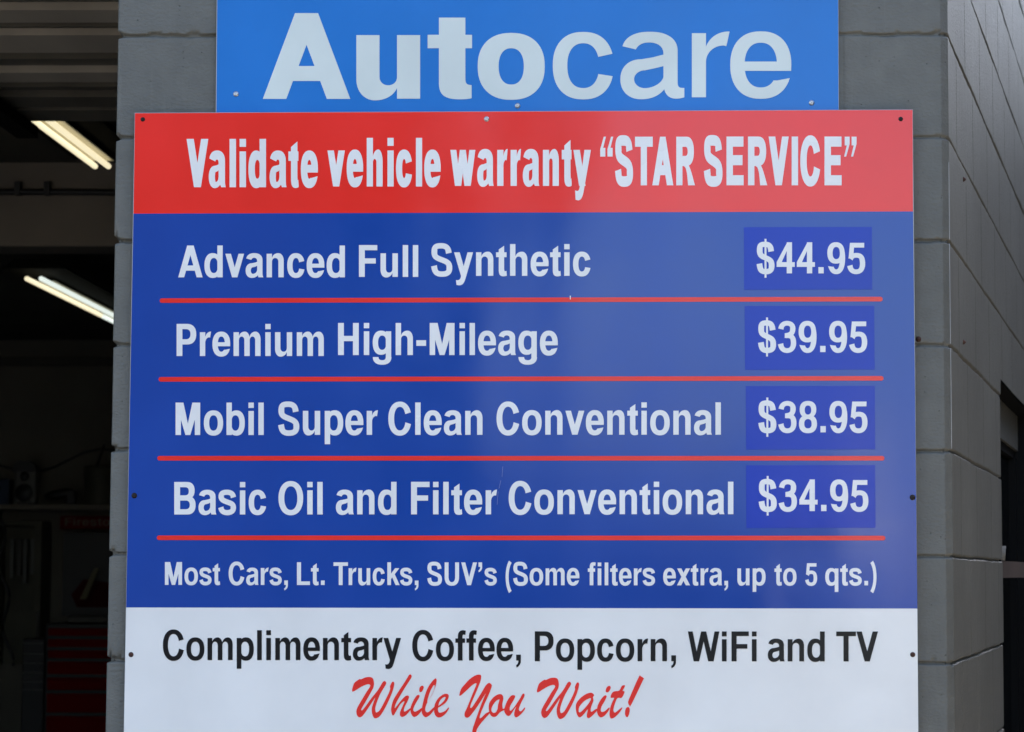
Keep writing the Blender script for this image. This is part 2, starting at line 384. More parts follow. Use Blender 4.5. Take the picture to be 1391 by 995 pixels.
    if c == 'H': return [(A, rc(71, 0, 71 + C, 718)), (A, rc(651 - C, 0, 651, 718)), (A, rc(71, 370 - K / 2, 651, 370 + K / 2))]
    if c == 'I': return [(A, rc(64, 0, 64 + C, 718))]
    if c == 'L': return [(A, rc(76, 0, 76 + C, 718)), (A, rc(76, 0, 583, K))]
    if c == 'M':
        s = C * .93
        return [(A, rc(69, 0, 69 + s, 718)), (A, rc(765 - s, 0, 765, 718)), (A, para(69, 345, 145, 718)) if 0 else (A, [(69, 718), (69 + C * 1.36, 718), (485, 0), (349, 0), (100, 660)]),
                (A, [(765, 718), (765 - C * 1.36, 718), (349, 0), (485, 0), (734, 660)])]
    if c == 'O': return [(A, ell(44, -19, 734, 737, 2.2)), (X, ell(44 + C, -19 + K, 734 - C, 737 - K, 2.2))]
    if c == 'P': return [(A, dshape(76, 630, 258, 718)), (X, dshape(76 + C, 630 - C, 258 + K, 718 - K)), (A, rc(76, 0, 76 + C, 718))]
    if c == 'R':
        return [(A, dshape(76, 655, 285, 718)), (X, dshape(76 + C, 655 - C, 285 + K, 718 - K)), (A, rc(76, 0, 76 + C, 718)),
                (A, [(290, 285 + K * .5), (430, 320)] + bez((430, 320), (520, 290), (560, 215), (690, 0))[1:] + [(690 - C * 1.12, 0)] + bez((690 - C * 1.12, 0), (430, 220), (400, 285), (290, 285))[1:])]
    if c == 'S' or c == '$':
        x0, x1, y0, y1 = (36, 632, -19, 737) if c == 'S' else (28, 526, -19, 722)
        def q(u, v): return (x0 + (x1 - x0) * u, y0 + (y1 - y0) * v)
        W_ = x1 - x0; Hh = y1 - y0; a = C / 2 / W_; b = K / 2 / Hh
        p = path((q(1 - a - .03, .70), q(1 - a - .06, .87), q(.70, 1 - b), q(.48, 1 - b)), (q(.48, 1 - b), q(.25, 1 - b), q(a + .02, .90), q(a + .02, .735)),
                 (q(a + .02, .735), q(a + .02, .58), q(.30, .555), q(.50, .505)), (q(.50, .505), q(.72, .45), q(1 - a, .42), q(1 - a, .265)),
                 (q(1 - a, .265), q(1 - a, .12), q(.74, b), q(.51, b)), (q(.51, b), q(.25, b), q(a + .04, .15), q(a + .005, .325)))
        out = [(A, stroke(p, C, K * 1.05))]
        if c == '$': out.append((A, rc(250, -100, 304, 790)))
        return out
    if c == 'T': return [(A, rc(305 - C / 2, 0, 305 + C / 2, 718)), (A, rc(14, 718 - K, 598, 718))]
    if c == 'U':
        o = [(72, 718), (72, 250)] + sup(361.5, 250, 289.5, 269, 180, 360, 2.3) + [(651, 718), (651 - C, 718), (651 - C, 260)] + sup(361.5, 260, 289.5 - C, 279 - K, 0, -180, 2.3) + [(72 + C, 718)]
        return [(A, o)]
    if c == 'V': return [(A, vee(14, 653, 718, C))]
    if c == 'W': return [(A, para(6, 176, C * .94, 718)), (A, para(472 - C * .5, 196, C * .94, 718)), (A, para(472 - C * .44, 748 - C * .94, C * .94, 718)), (A, para(938 - C * .94, 768 - C * .94, C * .94, 718))]
    if c == '4':
        return [(A, rc(305, 0, 305 + S, 710)), (A, rc(27, 148, 526, 148 + H)), (A, [(27, 148), (27, 150 + H), (305 + S * .1, 712), (305 + S, 712), (305 + S, 148)]),
                (X, [(27 + S * .95, 148 + H), (305, 148 + H), (305, 148 + H + 255)]), (X, rc(10, -10, 305, 148))]
    if c == '9':
        return [(A, ell(30, -19, 522, 712)), (X, ell(30 + S, -19 + H, 522 - S, 712 - H)), (X, [(-10, 172), (30 + S * .98, 150), (290, 160), (290, 470), (-10, 470)]),
                (A, ell(30, 222, 505, 712)), (X, ell(30 + S, 222 + H * .95, 522 - S, 712 - H))]
    if c == '8':
        return [(A, ell(50, 325, 506, 712)), (A, ell(30, -19, 526, 400)), (X, ell(50 + S * .95, 325 + H * .72, 506 - S * .95, 712 - H * .95)), (X, ell(30 + S, -19 + H, 526 - S, 325 - H * .22))]
    if c == '3':
        p = path(((100, 525), (112, 612), (180, 712 - H / 2), (268, 712 - H / 2)), ((268, 712 - H / 2), (370, 712 - H / 2), (500 - S / 2, 610), (500 - S / 2, 535)), ((500 - S / 2, 535), (500 - S / 2, 440), (370, 385), (232, 380)))
        q = path(((232, 372), (390, 390), (520 - S / 2, 330), (520 - S / 2, 210)), ((520 - S / 2, 210), (520 - S / 2, 105), (385, -19 + H / 2), (270, -19 + H / 2)), ((270, -19 + H / 2), (170, -19 + H / 2), (108, 90), (92, 190)))
        return [(A, stroke(p, S, H)), (A, stroke(q, S, H)), (A, rc(205, 322, 300, 322 + H))]
    if c == '5':
        p = path(((112, 330), (150, 400), (205, 455 - H / 2 + 12), (280, 455 - H / 2 + 12)), ((280, 455 - H / 2 + 12), (400, 455 - H / 2 + 12), (518 - S / 2, 350), (518 - S / 2, 222)), ((518 - S / 2, 222), (518 - S / 2, 100), (380, -19 + H / 2), (270, -19 + H / 2)), ((270, -19 + H / 2), (170, -19 + H / 2), (110, 85), (94, 180)))
        return [(A, stroke(p, S, H)), (A, rc(118, 698 - H, 490, 698)), (A, [(98, 698), (98 + S * .85, 698), (98 + S * .62, 400), (150, 340), (58, 340)])]
    if c == '.': return [(A, rc(64, 0, 64 + S, 142))]
    if c in ",'":
        y = 0 if c == ',' else 576
        return [(A, rc(64, y, 64 + S, y + 142)), (A, [(64 + S, y + 10), (64 + S, y - 20)] + bez((64 + S, y - 20), (64 + S, y - 90), (140, y - 150), (70, y - 168))[1:] + [(62, y - 108)] + bez((62, y - 108), (110, y - 92), (128, y - 60), (132, y + 10))[1:])]
    if c in '"`':
        w_ = S * .80; o = []
        for x in (30, 30 + w_ * 1.42):
            q = [(x, 718), (x + w_, 718), (x + w_, 610), (x + w_ * .30, 425), (x - w_ * .12, 425), (x + w_ * .42, 590), (x, 590)]
            o.append((A, q))
        return o if c == '"' else flip(o, lambda x: 500 - x, lambda y: 1143 - y)
    if c == '-': return [(A, rc(30, 205, 303, 205 + H * 1.15))]
    if c == '(':
        p = path(((262, 740), (90, 520), (90, 20), (262, -212)))
        return [(A, stroke(p, S * .84, S * .95))]
    if c == ')': return flip(glyph('(', S, H), lambda x: 333 - x, lambda y: y)
    raise KeyError(c)
ADV = dict(A=722, B=722, C=722, E=667, F=611, H=722, I=278, L=611, M=833, O=778, P=667, R=722, S=667, T=611, U=722, V=667, W=944,
           a=556, b=611, c=556, d=611, e=556, f=333, g=611, h=611, i=278, k=556, l=278, m=889, n=611, o=611, p=611, q=611, r=389, s=556, t=333, τ=333,
           u=611, v=556, w=778, x=556, y=556)
ADV.update({'.': 278, ',': 278, "'": 278, '-': 333, '(': 333, ')': 333, '$': 556, '"': 500, '`': 500, ' ': 278})
KERN = {'Va': -45, 'Tr': -50, 'AR': -10, 'TA': -60, 'RV': -20, 'VI': 0, 'TV': -10, "V'": -20, 'WiF': 0, 'y,': -60, 'r,': -50}
for d_ in '0123456789': ADV[d_] = 556

def inside(p, poly):
    x, y = p; c = False; j = len(poly) - 1
    for i in range(len(poly)):
        xi, yi = poly[i]; xj, yj = poly[j]
        if (yi > y) != (yj > y) and x < (xj - xi) * (y - yi) / (yj - yi) + xi: c = not c
        j = i
    return c
_tri = {}
def triangulate(ops):
    V, E = [], []
    for s, p in ops:
        q = [p[0]]
        for a in p[1:]:
            if math.hypot(a[0] - q[-1][0], a[1] - q[-1][1]) > 1e-3: q.append(a)
        if math.hypot(q[0][0] - q[-1][0], q[0][1] - q[-1][1]) < 1e-3: q.pop()
        b = len(V); V += [Vector(a) for a in q]; E += [(b + i, b + (i + 1) % len(q)) for i in range(len(q))]
    v, e, f, *_ = delaunay_2d_cdt(V, E, [], 0, 1e-4)
    tris = []
    for t in f:
        cx = sum(v[i][0] for i in t) / 3; cy = sum(v[i][1] for i in t) / 3; on = False
        for s, p in ops:
            if inside((cx, cy), p): on = (s == '+')
        if on: tris.append(t)
    return [tuple(a) for a in v], tris
def gtri(c, S, H, stretch=1):
    k = (c, round(S), round(H))
    if k not in _tri: _tri[k] = triangulate(glyph(c, S, H))
    return _tri[k]

def letters(name, words, capf, material, parent, Y, S, H, L):
    """words: (text, x left, x right, baseline y) in photo pixels on the sign plane y=Y; capf = cap height in pixels"""
    V, F = [], []
    for (txt, xl, xr, yb, *o) in words:
        cap = o[0] if o else capf
        pen = 0; items = []; lo = hi = None
        for i, c in enumerate(txt):
            if i: pen += KERN.get(txt[i - 1] + c, 0)
            v, t = gtri(c, S, H); items.append((pen, v, t)); xs = [a[0] for a in v]
            used = {k for q in t for k in q}; xs = [v[k][0] + pen for k in used]
            lo = min(xs) if lo is None else min(lo, min(xs)); hi = max(xs) if hi is None else max(hi, max(xs))
            pen += ADV[c] + (S - 140) * .35
        k = (xr - xl) / (hi - lo)
        for pen, v, t in items:
            b = len(V)
            for x, y in v:
                px = xl + (x + pen - lo) * k
                V.append(at(px, yb - y * cap / 718, Y) - L)
            F += [tuple(b + i for i in q) for q in t]
    return flat(name, V, F, material, parent)

def flat(name, V, F, material, parent):
    """film letters: front faces turned to the viewer (-y) and a thin cut edge"""
    bm = bmesh.new(); vv = [bm.verts.new(p) for p in V]
    for f in F:
        try: bm.faces.new([vv[i] for i in f])
        except ValueError: pass
    bmesh.ops.delete(bm, geom=[v for v in bm.verts if not v.link_faces], context='VERTS')
    for f in bm.faces:
        f.normal_update()
        if f.normal.y > 0: f.normal_flip()
    r = bmesh.ops.extrude_edge_only(bm, edges=[e for e in bm.edges if len(e.link_faces) == 1])
    bmesh.ops.translate(bm, vec=(0, .0007, 0), verts=[g for g in r['geom'] if isinstance(g, bmesh.types.BMVert)])
    me = bpy.data.meshes.new(name); bm.to_mesh(me); bm.free()
    return link_mesh(name, me, material, parent)

def smooth_closed(p, k=4):
    o = []; n = len(p)
    for i in range(n):
        a, b, c, d = (Vector(p[(i + j) % n]) for j in (-1, 0, 1, 2))
        for s in range(k):
            t = s / k
            o.append(tuple(.5 * ((2 * b) + (c - a) * t + (2 * a - 5 * b + 4 * c - d) * t * t + (3 * b - a - 3 * c + d) * t ** 3)))
    return o
# ------------------------------------------------------------------ ground
def sheet(name, x0, y0, x1, y1, z, m, kind='structure'):
    me = bpy.data.meshes.new(name); me.from_pydata([(x0, y0, z), (x1, y0, z), (x1, y1, z), (x0, y1, z)], [], [(0, 1, 2, 3)])
    return tag(link_mesh(name, me, m), kind=kind)
sheet('ground', -900, -900, 900, 900, -.012, M['asphalt'])
MB().box(-9, -5.6, -.10, 4.2, .02, 0, .01).build('pavement', M['concrete'])['kind'] = 'structure'
sheet('garage_floor', -6, .02, 3.6, 11.8, .004, M['floor'])

# ------------------------------------------------------------------ the garage
SA = .2239; SD = Vector((math.sin(SA), math.cos(SA), 0)); SN = Vector((math.cos(SA), -math.sin(SA), 0))
BW = .8128; CH = .2032
garage = empty('garage_building', (0, 0, 0), 'grey painted concrete block garage whose bay door stands open at left', 'building')
def at_side(px, py, off=0):
    d = FW + RT * ((px - 695.5 - SHX) / FPX) - UP * ((py - 497.5) / FPX)
    o = Vector((BW, 0, 0)) + SN * off
    p = CAM + d * ((o - CAM).dot(SN) / d.dot(SN))
    return (p - o).dot(SD), p.z
win_t, win_z = at_side(1358.5, 515)
_, zj = at_side(1358.5, 556)
print('window', win_t, win_z, zj)

def block_wall():
    # path round the pillar: jamb, front, bullnose, side
    P, N, Sx = [], [], []
    def add(p, n, s): P.append(p); N.append(n); Sx.append(s)
    ch = .007; jd = .30
    for y in np.linspace(jd, ch, 8): add((-BW, y), (-1, 0), -y)
    for a in (22, 45, 68): add((-BW + ch - ch * math.cos(R(a)), ch - ch * math.sin(R(a))), (-math.cos(R(a)), -math.sin(R(a))), ch * (a / 45 - 1) * .5)
    tl = .0125; tm = .5 * (math.pi / 2 - SA)
    xs = sorted(set(np.round(np.concatenate([np.arange(ch, .17, .004), np.arange(.17, 1.42, .02), np.arange(1.42, 2 * BW - tl, .004)] +
                                            [k * .2032 + np.array([-.008, -.004, -.002, 0, .002, .004, .008]) for k in range(1, 8)]), 4)))
    for x in xs:
        if ch <= x <= 2 * BW - tl: add((-BW + x, 0), (0, -1), x)
    pa = Vector((BW - tl, 0, 0)); pb = Vector((BW, 0, 0)) + SD * tl; nm = (math.sin(tm), -math.cos(tm))
    for u in (.06, .12, .3, .5, .7, .88, .94):
        q = pa.lerp(pb, u); add((q.x, q.y), nm, 2 * BW - tl + 2 * tl * u)
    s0 = 2 * BW
    ts = sorted(set(np.round(np.concatenate([np.arange(tl, win_t, .007), np.arange(win_t, 4.0, .04), [win_t], np.arange(4, 12.01, .5)] +
                                            [k * .2032 + np.array([-.006, -.003, 0, .003, .006]) for k in range(1, 20)]), 4)))
    for t in ts:
        if t >= tl: p = Vector((BW, 0, 0)) + SD * t; add((p.x, p.y), (SN.x, SN.y), s0 + t)
    zs = set()
    for k in range(0, 22):
        z = k * CH
        st = np.arange(-.012, .0121, .0015) if 1.1 < z < 3.0 else np.arange(-.012, .0121, .004)
        zs |= set(np.round(z + st, 4)); zs |= set(np.round(z + np.arange(.02, .19, .017 if 1.1 < z < 3 else .06), 4))
    zs |= {round(win_z, 4)}
    zs = np.array(sorted(z for z in zs if 0 <= z <= 4.3)); Sx = np.array(Sx); P = np.array(P); N = np.array(N)
    def wav(s, seed, freqs):
        g = np.random.default_rng(seed); o = np.zeros_like(s)
        for f in freqs: o += np.sin(s * f + g.uniform(0, 6.3)) * g.uniform(.5, 1)
        return o / len(freqs) ** .5
    D = np.zeros((len(zs), len(Sx)))
    for k in range(0, 22):
        z = k * CH
        c = z + .0012 * wav(Sx, 100 + k, (9, 23, 60))
        rag = np.clip(wav(Sx, 200 + k, (30, 77, 160, 330, 600)), 0, 2) ** 1.5
        strong = 1.0 if k in (13, 7, 5) else .45
        up = .0024 + .0060 * rag * strong; dn = .0026 + .0018 * np.clip(wav(Sx, 300 + k, (40, 110, 250)), 0, 2)
        side = Sx > 2 * BW + .01
        up = np.where(side, .0027, up); dn = np.where(side, .0027, dn)
        dep = np.where(side, .0085, .0065 * (1 + .35 * wav(Sx, 400 + k, (12, 35))))
        edge = np.exp(-(Sx / .012) ** 2); dep = dep * (1 + 1.1 * edge); up = up * (1 + 1.2 * edge); dn = dn * (1 + .8 * edge)
        nose = np.exp(-((Sx - 2 * BW) / .016) ** 2); dep = dep * (1 - .35 * nose)
        dz = zs[:, None] - c[None, :]
        wd = np.where(dz > 0, up[None, :], dn[None, :])
        D = np.maximum(D, dep[None, :] * np.exp(-(dz / wd) ** 4 * .7))
    course = np.floor(zs / CH).astype(int)
    for i, cs in enumerate(course):
        off = .2032 if cs % 2 == 0 else 0.0
        dd = np.abs((Sx - off + .2032) % .4064 - .2032)
        dd = np.where(np.abs(Sx) < .03, 1, dd); dd = np.where(np.abs(Sx - 2 * BW) < .06, 1, dd)
        D[i] = np.maximum(D[i], np.where(Sx > 2 * BW, .0020, np.where(Sx > 0, .0013, 0)) * np.exp(-(dd / .0028) ** 2))
    # face unevenness, each block a touch in or out
    g = np.random.default_rng(5)
    for i, cs in enumerate(course):
        D[i] += .0006 * np.sin(Sx * 7 + cs * 2.1) + .0005 * math.sin(cs * 4.3)
        if cs > 3: D[i] += .0016 * np.exp(-(Sx / .02) ** 2) * math.sin(cs * 5.7)
    V = np.zeros((len(zs), len(Sx), 3)); V[:, :, 0] = P[None, :, 0] - D * N[None, :, 0]; V[:, :, 1] = P[None, :, 1] - D * N[None, :, 1]; V[:, :, 2] = zs[:, None]
    nz, ns = D.shape; idx = np.arange(nz * ns).reshape(nz, ns)
    q = np.stack([idx[:-1, :-1], idx[:-1, 1:], idx[1:, 1:], idx[1:, :-1]], -1)
    sm = (Sx[:-1] + Sx[1:]) / 2; zm = (zs[:-1] + zs[1:]) / 2
    hole = ((sm > s0 + win_t) & (sm < s0 + win_t + 1.5))[None, :] & ((zm < win_z) & (zm > .4))[:, None]
    # pale line where bullnose meets the side face
    kk = int(np.argmin(np.abs(Sx - (2 * BW + tl))))
    za, zb = at_side(1293, 610)[1], at_side(1293, 228)[1]
    pale_line = np.zeros((nz - 1, ns - 1), int)
    wz = (zm > za) & (zm < zb); pale_line[wz, kk - 1] = 1
    me = bpy.data.meshes.new('block_wall'); keep = ~hole
    me.from_pydata(V.reshape(-1, 3).tolist(), [], q[keep].tolist())
    me.materials.append(M['wall']); me.materials.append(M['pale_line'])
    me.polygons.foreach_set('material_index', pale_line[keep].astype(np.int32).ravel())
    me.polygons.foreach_set('use_smooth', np.ones(len(me.polygons), bool)); me.update()
    return link_mesh('block_wall', me, None, garage)
block_wall()

# shell of the building
MB().box(-4.9, .02, 3.0, -.80, .30, 4.3).build('door_lintel', M['wall'], garage)
MB().box(-6.2, .0, 0, -4.9, .30, 4.3).build('outer_pier', M['wall'], garage)
MB().box(-.80, .16, 0, -.62, 11.3, 3.9).build('partition_wall', M['inner'], garage)
MB().box(-6.2, .3, 0, -6.0, 11.5, 4.3).build('far_side_wall', M['inner'], garage)
bw_ = MB().box(-6.2, 11.3, 0, 3.7, 11.6, 4.3)
bw_.build('back_wall', M['inner'], garage)
rf = MB().prism([(-6.4, -.12, 4.3), (.95, -.12, 4.3), (3.95, 12, 4.3), (-6.4, 12, 4.3)], (0, 0, .22)); rf.build('roof', M['roof'], garage)
MB().box(-6.0, .30, 3.29, -.80, 5.3, 3.36).build('ceiling', M['dark'], garage)
MB().box(-6.0, 5.55, 3.12, -.80, 11.3, 3.18).build('ceiling', M['dark'], garage)
zb = at(80, 335, 5.3).z
MB().box(-6.0, 5.3, zb, -.80, 5.55, 3.9, .008).build('ceiling_beam', M['beam'], garage)
z1 = at(60, 497, 11.25).z; z2 = at(60, 486, 11.25).z
MB().box(-6.0, 11.22, z1, -.80, 11.30, z2, .006).build('wall_batten', M['dark'], garage)

# overhead door rolled up under the ceiling
door = MB().tube([(-4.7, 3.30, 3.30), (-.95, 3.30, 3.30)], .02).build('overhead_door', M['door'], garage)
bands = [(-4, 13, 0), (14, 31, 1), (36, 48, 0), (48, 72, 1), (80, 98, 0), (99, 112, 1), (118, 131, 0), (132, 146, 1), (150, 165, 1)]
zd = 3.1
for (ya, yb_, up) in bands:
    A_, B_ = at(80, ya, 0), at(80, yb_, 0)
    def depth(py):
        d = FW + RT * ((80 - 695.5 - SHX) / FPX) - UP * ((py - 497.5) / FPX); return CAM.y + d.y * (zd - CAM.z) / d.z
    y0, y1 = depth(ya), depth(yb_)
    MB().prism([(-4.7, y0, zd), (-4.7, y1, zd + (.0 if up else .02)), (-4.7, y1 - .01, zd + .09), (-4.7, y0 + .015, zd + .05)], (3.78, 0, 0)).build('door_slat', M['door' if up and ya < 112 else 'door_shaded'], door)
MB().box(-4.7, .42, zd + .06, -.92, 3.40, zd + .075).build('door_skin', M['dark'], door)
p = at(36, 160, 3.38)
MB().box(p.x - .035, .5, zd - .05, p.x + .035, 3.40, zd - .01).build('door_track', M['housing'], door)

# side window
t0, t1 = win_t, win_t + 1.5
def sp(t, z, off): return Vector((BW, 0, 0)) + SD * t + SN * off + Vector((0, 0, z))
def sbox(mb, ta, tb, za, zb_, oa, ob): return mb.prism([sp(ta, za, oa), sp(tb, za, oa), sp(tb, zb_, oa), sp(ta, zb_, oa)], SN * (ob - oa))
wroot = sbox(sbox(sbox(MB(), t0 - .0, t0 + .03, .4, win_z, -.16, -.004), t1 - .03, t1, .4, win_z, -.16, -.004), t0, t1, win_z, win_z + .03, -.16, -.006).build('window', M['winframe_and_shade'], garage)  # reveal and soffit coloured near black to stand for the recess shadow
sbox(MB(), t0 + .03, t1 - .03, zj - .03, win_z, -.11, -.05).build('window_head', M['wall'], wroot)
fr = sbox(MB(), t0 + .03, t1 - .03, zj - .055, zj - .03, -.10, -.06)
sbox(fr, t0 + .03, t0 + .075, .42, zj - .055, -.10, -.055); sbox(fr, t0 + .21, t0 + .225, .42, zj - .055, -.10, -.055); sbox(fr, t1 - .08, t1 - .03, .42, zj - .055, -.10, -.055)
fr.build('window_frame', M['winframe_and_shade'], wroot)
sbox(MB(), t0 + .075, t1 - .08, .42, zj - .055, -.082, -.076).build('window_pane', M['glass'], wroot)

# ------------------------------------------------------------------ the two signs
YA, YP = -.0100, -.0180
La = at(716, 150, YA); La.z = at(716, 160, YA).z
asign = empty('autocare_sign', La, 'light blue upper sign with large white lettering, fixed above the red banner', 'sign')
def quad_slab(name, px, Y, th, m, parent, L, front_only=False):
    a = [at(x, y, Y) - L for x, y in px]
    mb = MB().prism(a, (0, th, 0)); return mb.build(name, m, parent)
quad_slab('panel', [(294.8, -60), (1138.6, -60), (1139.6, 158), (293.0, 158)], YA + .0006, .004, M['back'], asign, La)
quad_slab('blue_face', [(295.6, -60), (1138.2, -60), (1139.0, 158), (294.0, 158)], YA, .0006, M['film_sky'], asign, La)
for txt, xl, xr, yb, S_, H_ in [('A', 357, 475.8, 134.6, 166, 118), ('u', 484.1, 570.7, 134.3, 175, 126), ('τ', 580.9, 641.2, 133.9, 178, 112), ('o', 648.9, 740.0, 133.6, 170, 128),
                                ('c', 750.9, 832.2, 133.0, 118, 94), ('a', 842.7, 929.6, 132.8, 118, 92), ('r', 939.8, 991.1, 132.4, 118, 100), ('e', 992, 1074.9, 132.2, 118, 94)]:
    capp = 116.5 if txt in 'Auτo' else 117.5
    o = letters('letter', [(txt, xl, xr, yb, capp)], capp, M['letter2'], asign, YA - .0007, S_, H_, La)

Lp = at(710, 1040, YP)
psign = empty('price_sign', Lp, 'large red, blue and white oil change price sign bolted to the block pillar', 'sign')
TL, TR, ML, MR, NL, NR, BL, BR = (183, 153.5), (1240, 149), (181, 290.5), (1240.6, 287.5), (171, 825.5), (1246.5, 827), (167.2, 1040), (1248, 1042)
def ins(p, dx, dy=0): return (p[0] + dx, p[1] + dy)
quad_slab('panel', [TL, TR, BR, BL], YP + .0006, .004, M['back'], psign, Lp)
quad_slab('red_banner', [ins(TL, .4, .6), ins(TR, -.4, .6), ins(MR, -.4), ins(ML, .4)], YP, .0006, M['film_red'], psign, Lp)
quad_slab('blue_field', [ins(ML, .4, .02), ins(MR, -.4, .02), ins(NR, -.4), ins(NL, .4)], YP, .0006, M['film_blue'], psign, Lp)
quad_slab('white_field', [ins(NL, .4, .02), ins(NR, -.4, .02), ins(BR, -.4, -.8), ins(BL, .4, -.8)], YP, .0006, M['film_white'], psign, Lp)
YT = YP - .0007
def words(name, ws, cap, m, S=150, H=110, Y=YT): return letters(name, ws, cap, m, psign, Y, S, H, Lp)
words('banner_lettering', [('Validate', 253.4, 431.8, 254.6, 65.6), ('vehicle', 444.8, 598.6, 253.6, 66), ('warranty', 611.7, 802.7, 252.8, 66),
      ('`', 815.3, 833.0, 252.0, 66), ('STAR', 835.5, 944, 252.0, 66), ('SERVICE', 956.2, 1143.3, 252.0, 66.2), ('"', 1146.7, 1163.5, 252.0, 66)], 66, M['letter'], 188, 140)
words('service_lettering', [('Advanced', 242.1, 468.5, 377.0), ('Full', 487.6, 568.1, 376.4), ('Synthetic', 585.7, 802, 375.0)], 43.2, M['letter'])
words('service_lettering', [('Premium', 239.9, 439.8, 483.9), ('High-Mileage', 459.2, 757.7, 482.6)], 43.6, M['letter'])
words('service_lettering', [('Mobil', 238.5, 358.2, 591.2), ('Super', 377.9, 513.4, 591.0), ('Clean', 527.5, 655.4, 591.0), ('Conventional', 674.5, 979.2, 590.8)], 44, M['letter'])
words('service_lettering', [('Basic', 236.7, 361.4, 699.2), ('Oil', 378.3, 438.3, 699.1), ('and', 456.3, 538.6, 699.0), ('Filter', 558.4, 675.2, 699.0), ('Conventional', 691, 996.2, 698.8)], 44.2, M['letter'])
words('note_lettering', [('Most', 224, 299, 794.8), ('Cars,', 310.6, 391, 794.9), ('Lt.', 403.4, 441, 795), ('Trucks,', 453, 568.4, 795.1), ("SUV's", 580.4, 674.8, 795.2), ('(Some', 686.8, 787, 795.3),
      ('filters', 798.5, 889.8, 795.4), ('extra,', 900.9, 989, 795.4), ('up', 1001.7, 1040, 795.4), ('to', 1052, 1082, 795.5), ('5', 1093.8, 1110, 795.5), ('qts.)', 1121, 1190.7, 795.5)], 31, M['letter'], 145, 108)
words('footer_lettering', [('Complimentary', 221.3, 544.7, 897.0), ('Coffee,', 560, 707.5, 897.6), ('Popcorn,', 726.5, 918.3, 898.5), ('WiFi', 934.5, 1027.8, 898.7), ('and', 1043, 1120.3, 898.7), ('TV', 1136, 1192.7, 898.8)], 40.6, M['black'], 140, 104)
prices = [([(1010.4, 309), (1184.4, 308.6), (1185.0, 393.6), (1010.8, 394.2)], '$44.95', 1027.8, 1175.3, 371.6, 42.6),
          ([(1011.4, 416), (1187.6, 415.6), (1188.2, 502.4), (1012.0, 503)], '$39.95', 1029.8, 1178, 478.6, 42.8),
          ([(1013, 524.8), (1188.4, 524.4), (1189, 610.8), (1013.4, 611.2)], '$38.95', 1030.2, 1178.4, 587.6, 43),
          ([(1013.4, 632.4), (1188.8, 632), (1189.4, 717.4), (1013.8, 717.8)], '$34.95', 1030.6, 1179.6, 694.6, 43.4)]
for q_, txt, xl, xr, yb, cap in prices:
    st = quad_slab('price_sticker', q_, YP - .0006, .0005, M['patch'], psign, Lp)
    o = words('price_lettering', [(txt, xl, xr, yb)], cap, M['letter'], 146, 108, YP - .0013); o.parent = st
for (xa, ya, xb, yb) in [(216.9, 408.6, 1199, 406.6), (215.5, 515.6, 1200.2, 514.2), (213.7, 622.8, 1201.4, 622.8), (213, 730.8, 1202.6, 731.2)]:
    h = 3.1
    pts = [(xa + 3 - 3 * math.sin(R(a)), ya - h * math.cos(R(a))) for a in range(180, -1, -20)] + [(xb - 3 + 3 * math.sin(R(a)), yb - h * math.cos(R(a))) for a in range(0, 181, 20)]
    quad_slab('divider_line', pts, YP - .0006, .0005, M['stripe'], psign, Lp)

# brush script line
SC = {}
def outline(off, pts, dx=0, dy=0, k=3):
    return smooth_closed([(off + (x + dx) / 8.694, 905 + (y + dy) / 8.694) for x, y in pts], k)
Wp = [(75, 305), (90, 215), (120, 180), (165, 153), (175, 158), (230, 135), (280, 130), (315, 145), (330, 195), (325, 250), (300, 300), (250, 390), (215, 450), (185, 500), (178, 520), (195, 520), (235, 470), (300, 380), (380, 280), (430, 195), (455, 178), (472, 190), (472, 215), (440, 270), (400, 340), (360, 440), (345, 500), (350, 540), (365, 548), (400, 520), (450, 430), (500, 330), (522, 270), (520, 240), (540, 195), (557, 185), (570, 205), (560, 265), (530, 350), (480, 460), (430, 550), (390, 600), (350, 618), (325, 605), (308, 560), (305, 500), (325, 430), (345, 372), (300, 440), (240, 530), (195, 590), (160, 607), (132, 585), (122, 540), (135, 490), (180, 410), (240, 310), (280, 250), (285, 225), (255, 215), (180, 245)]
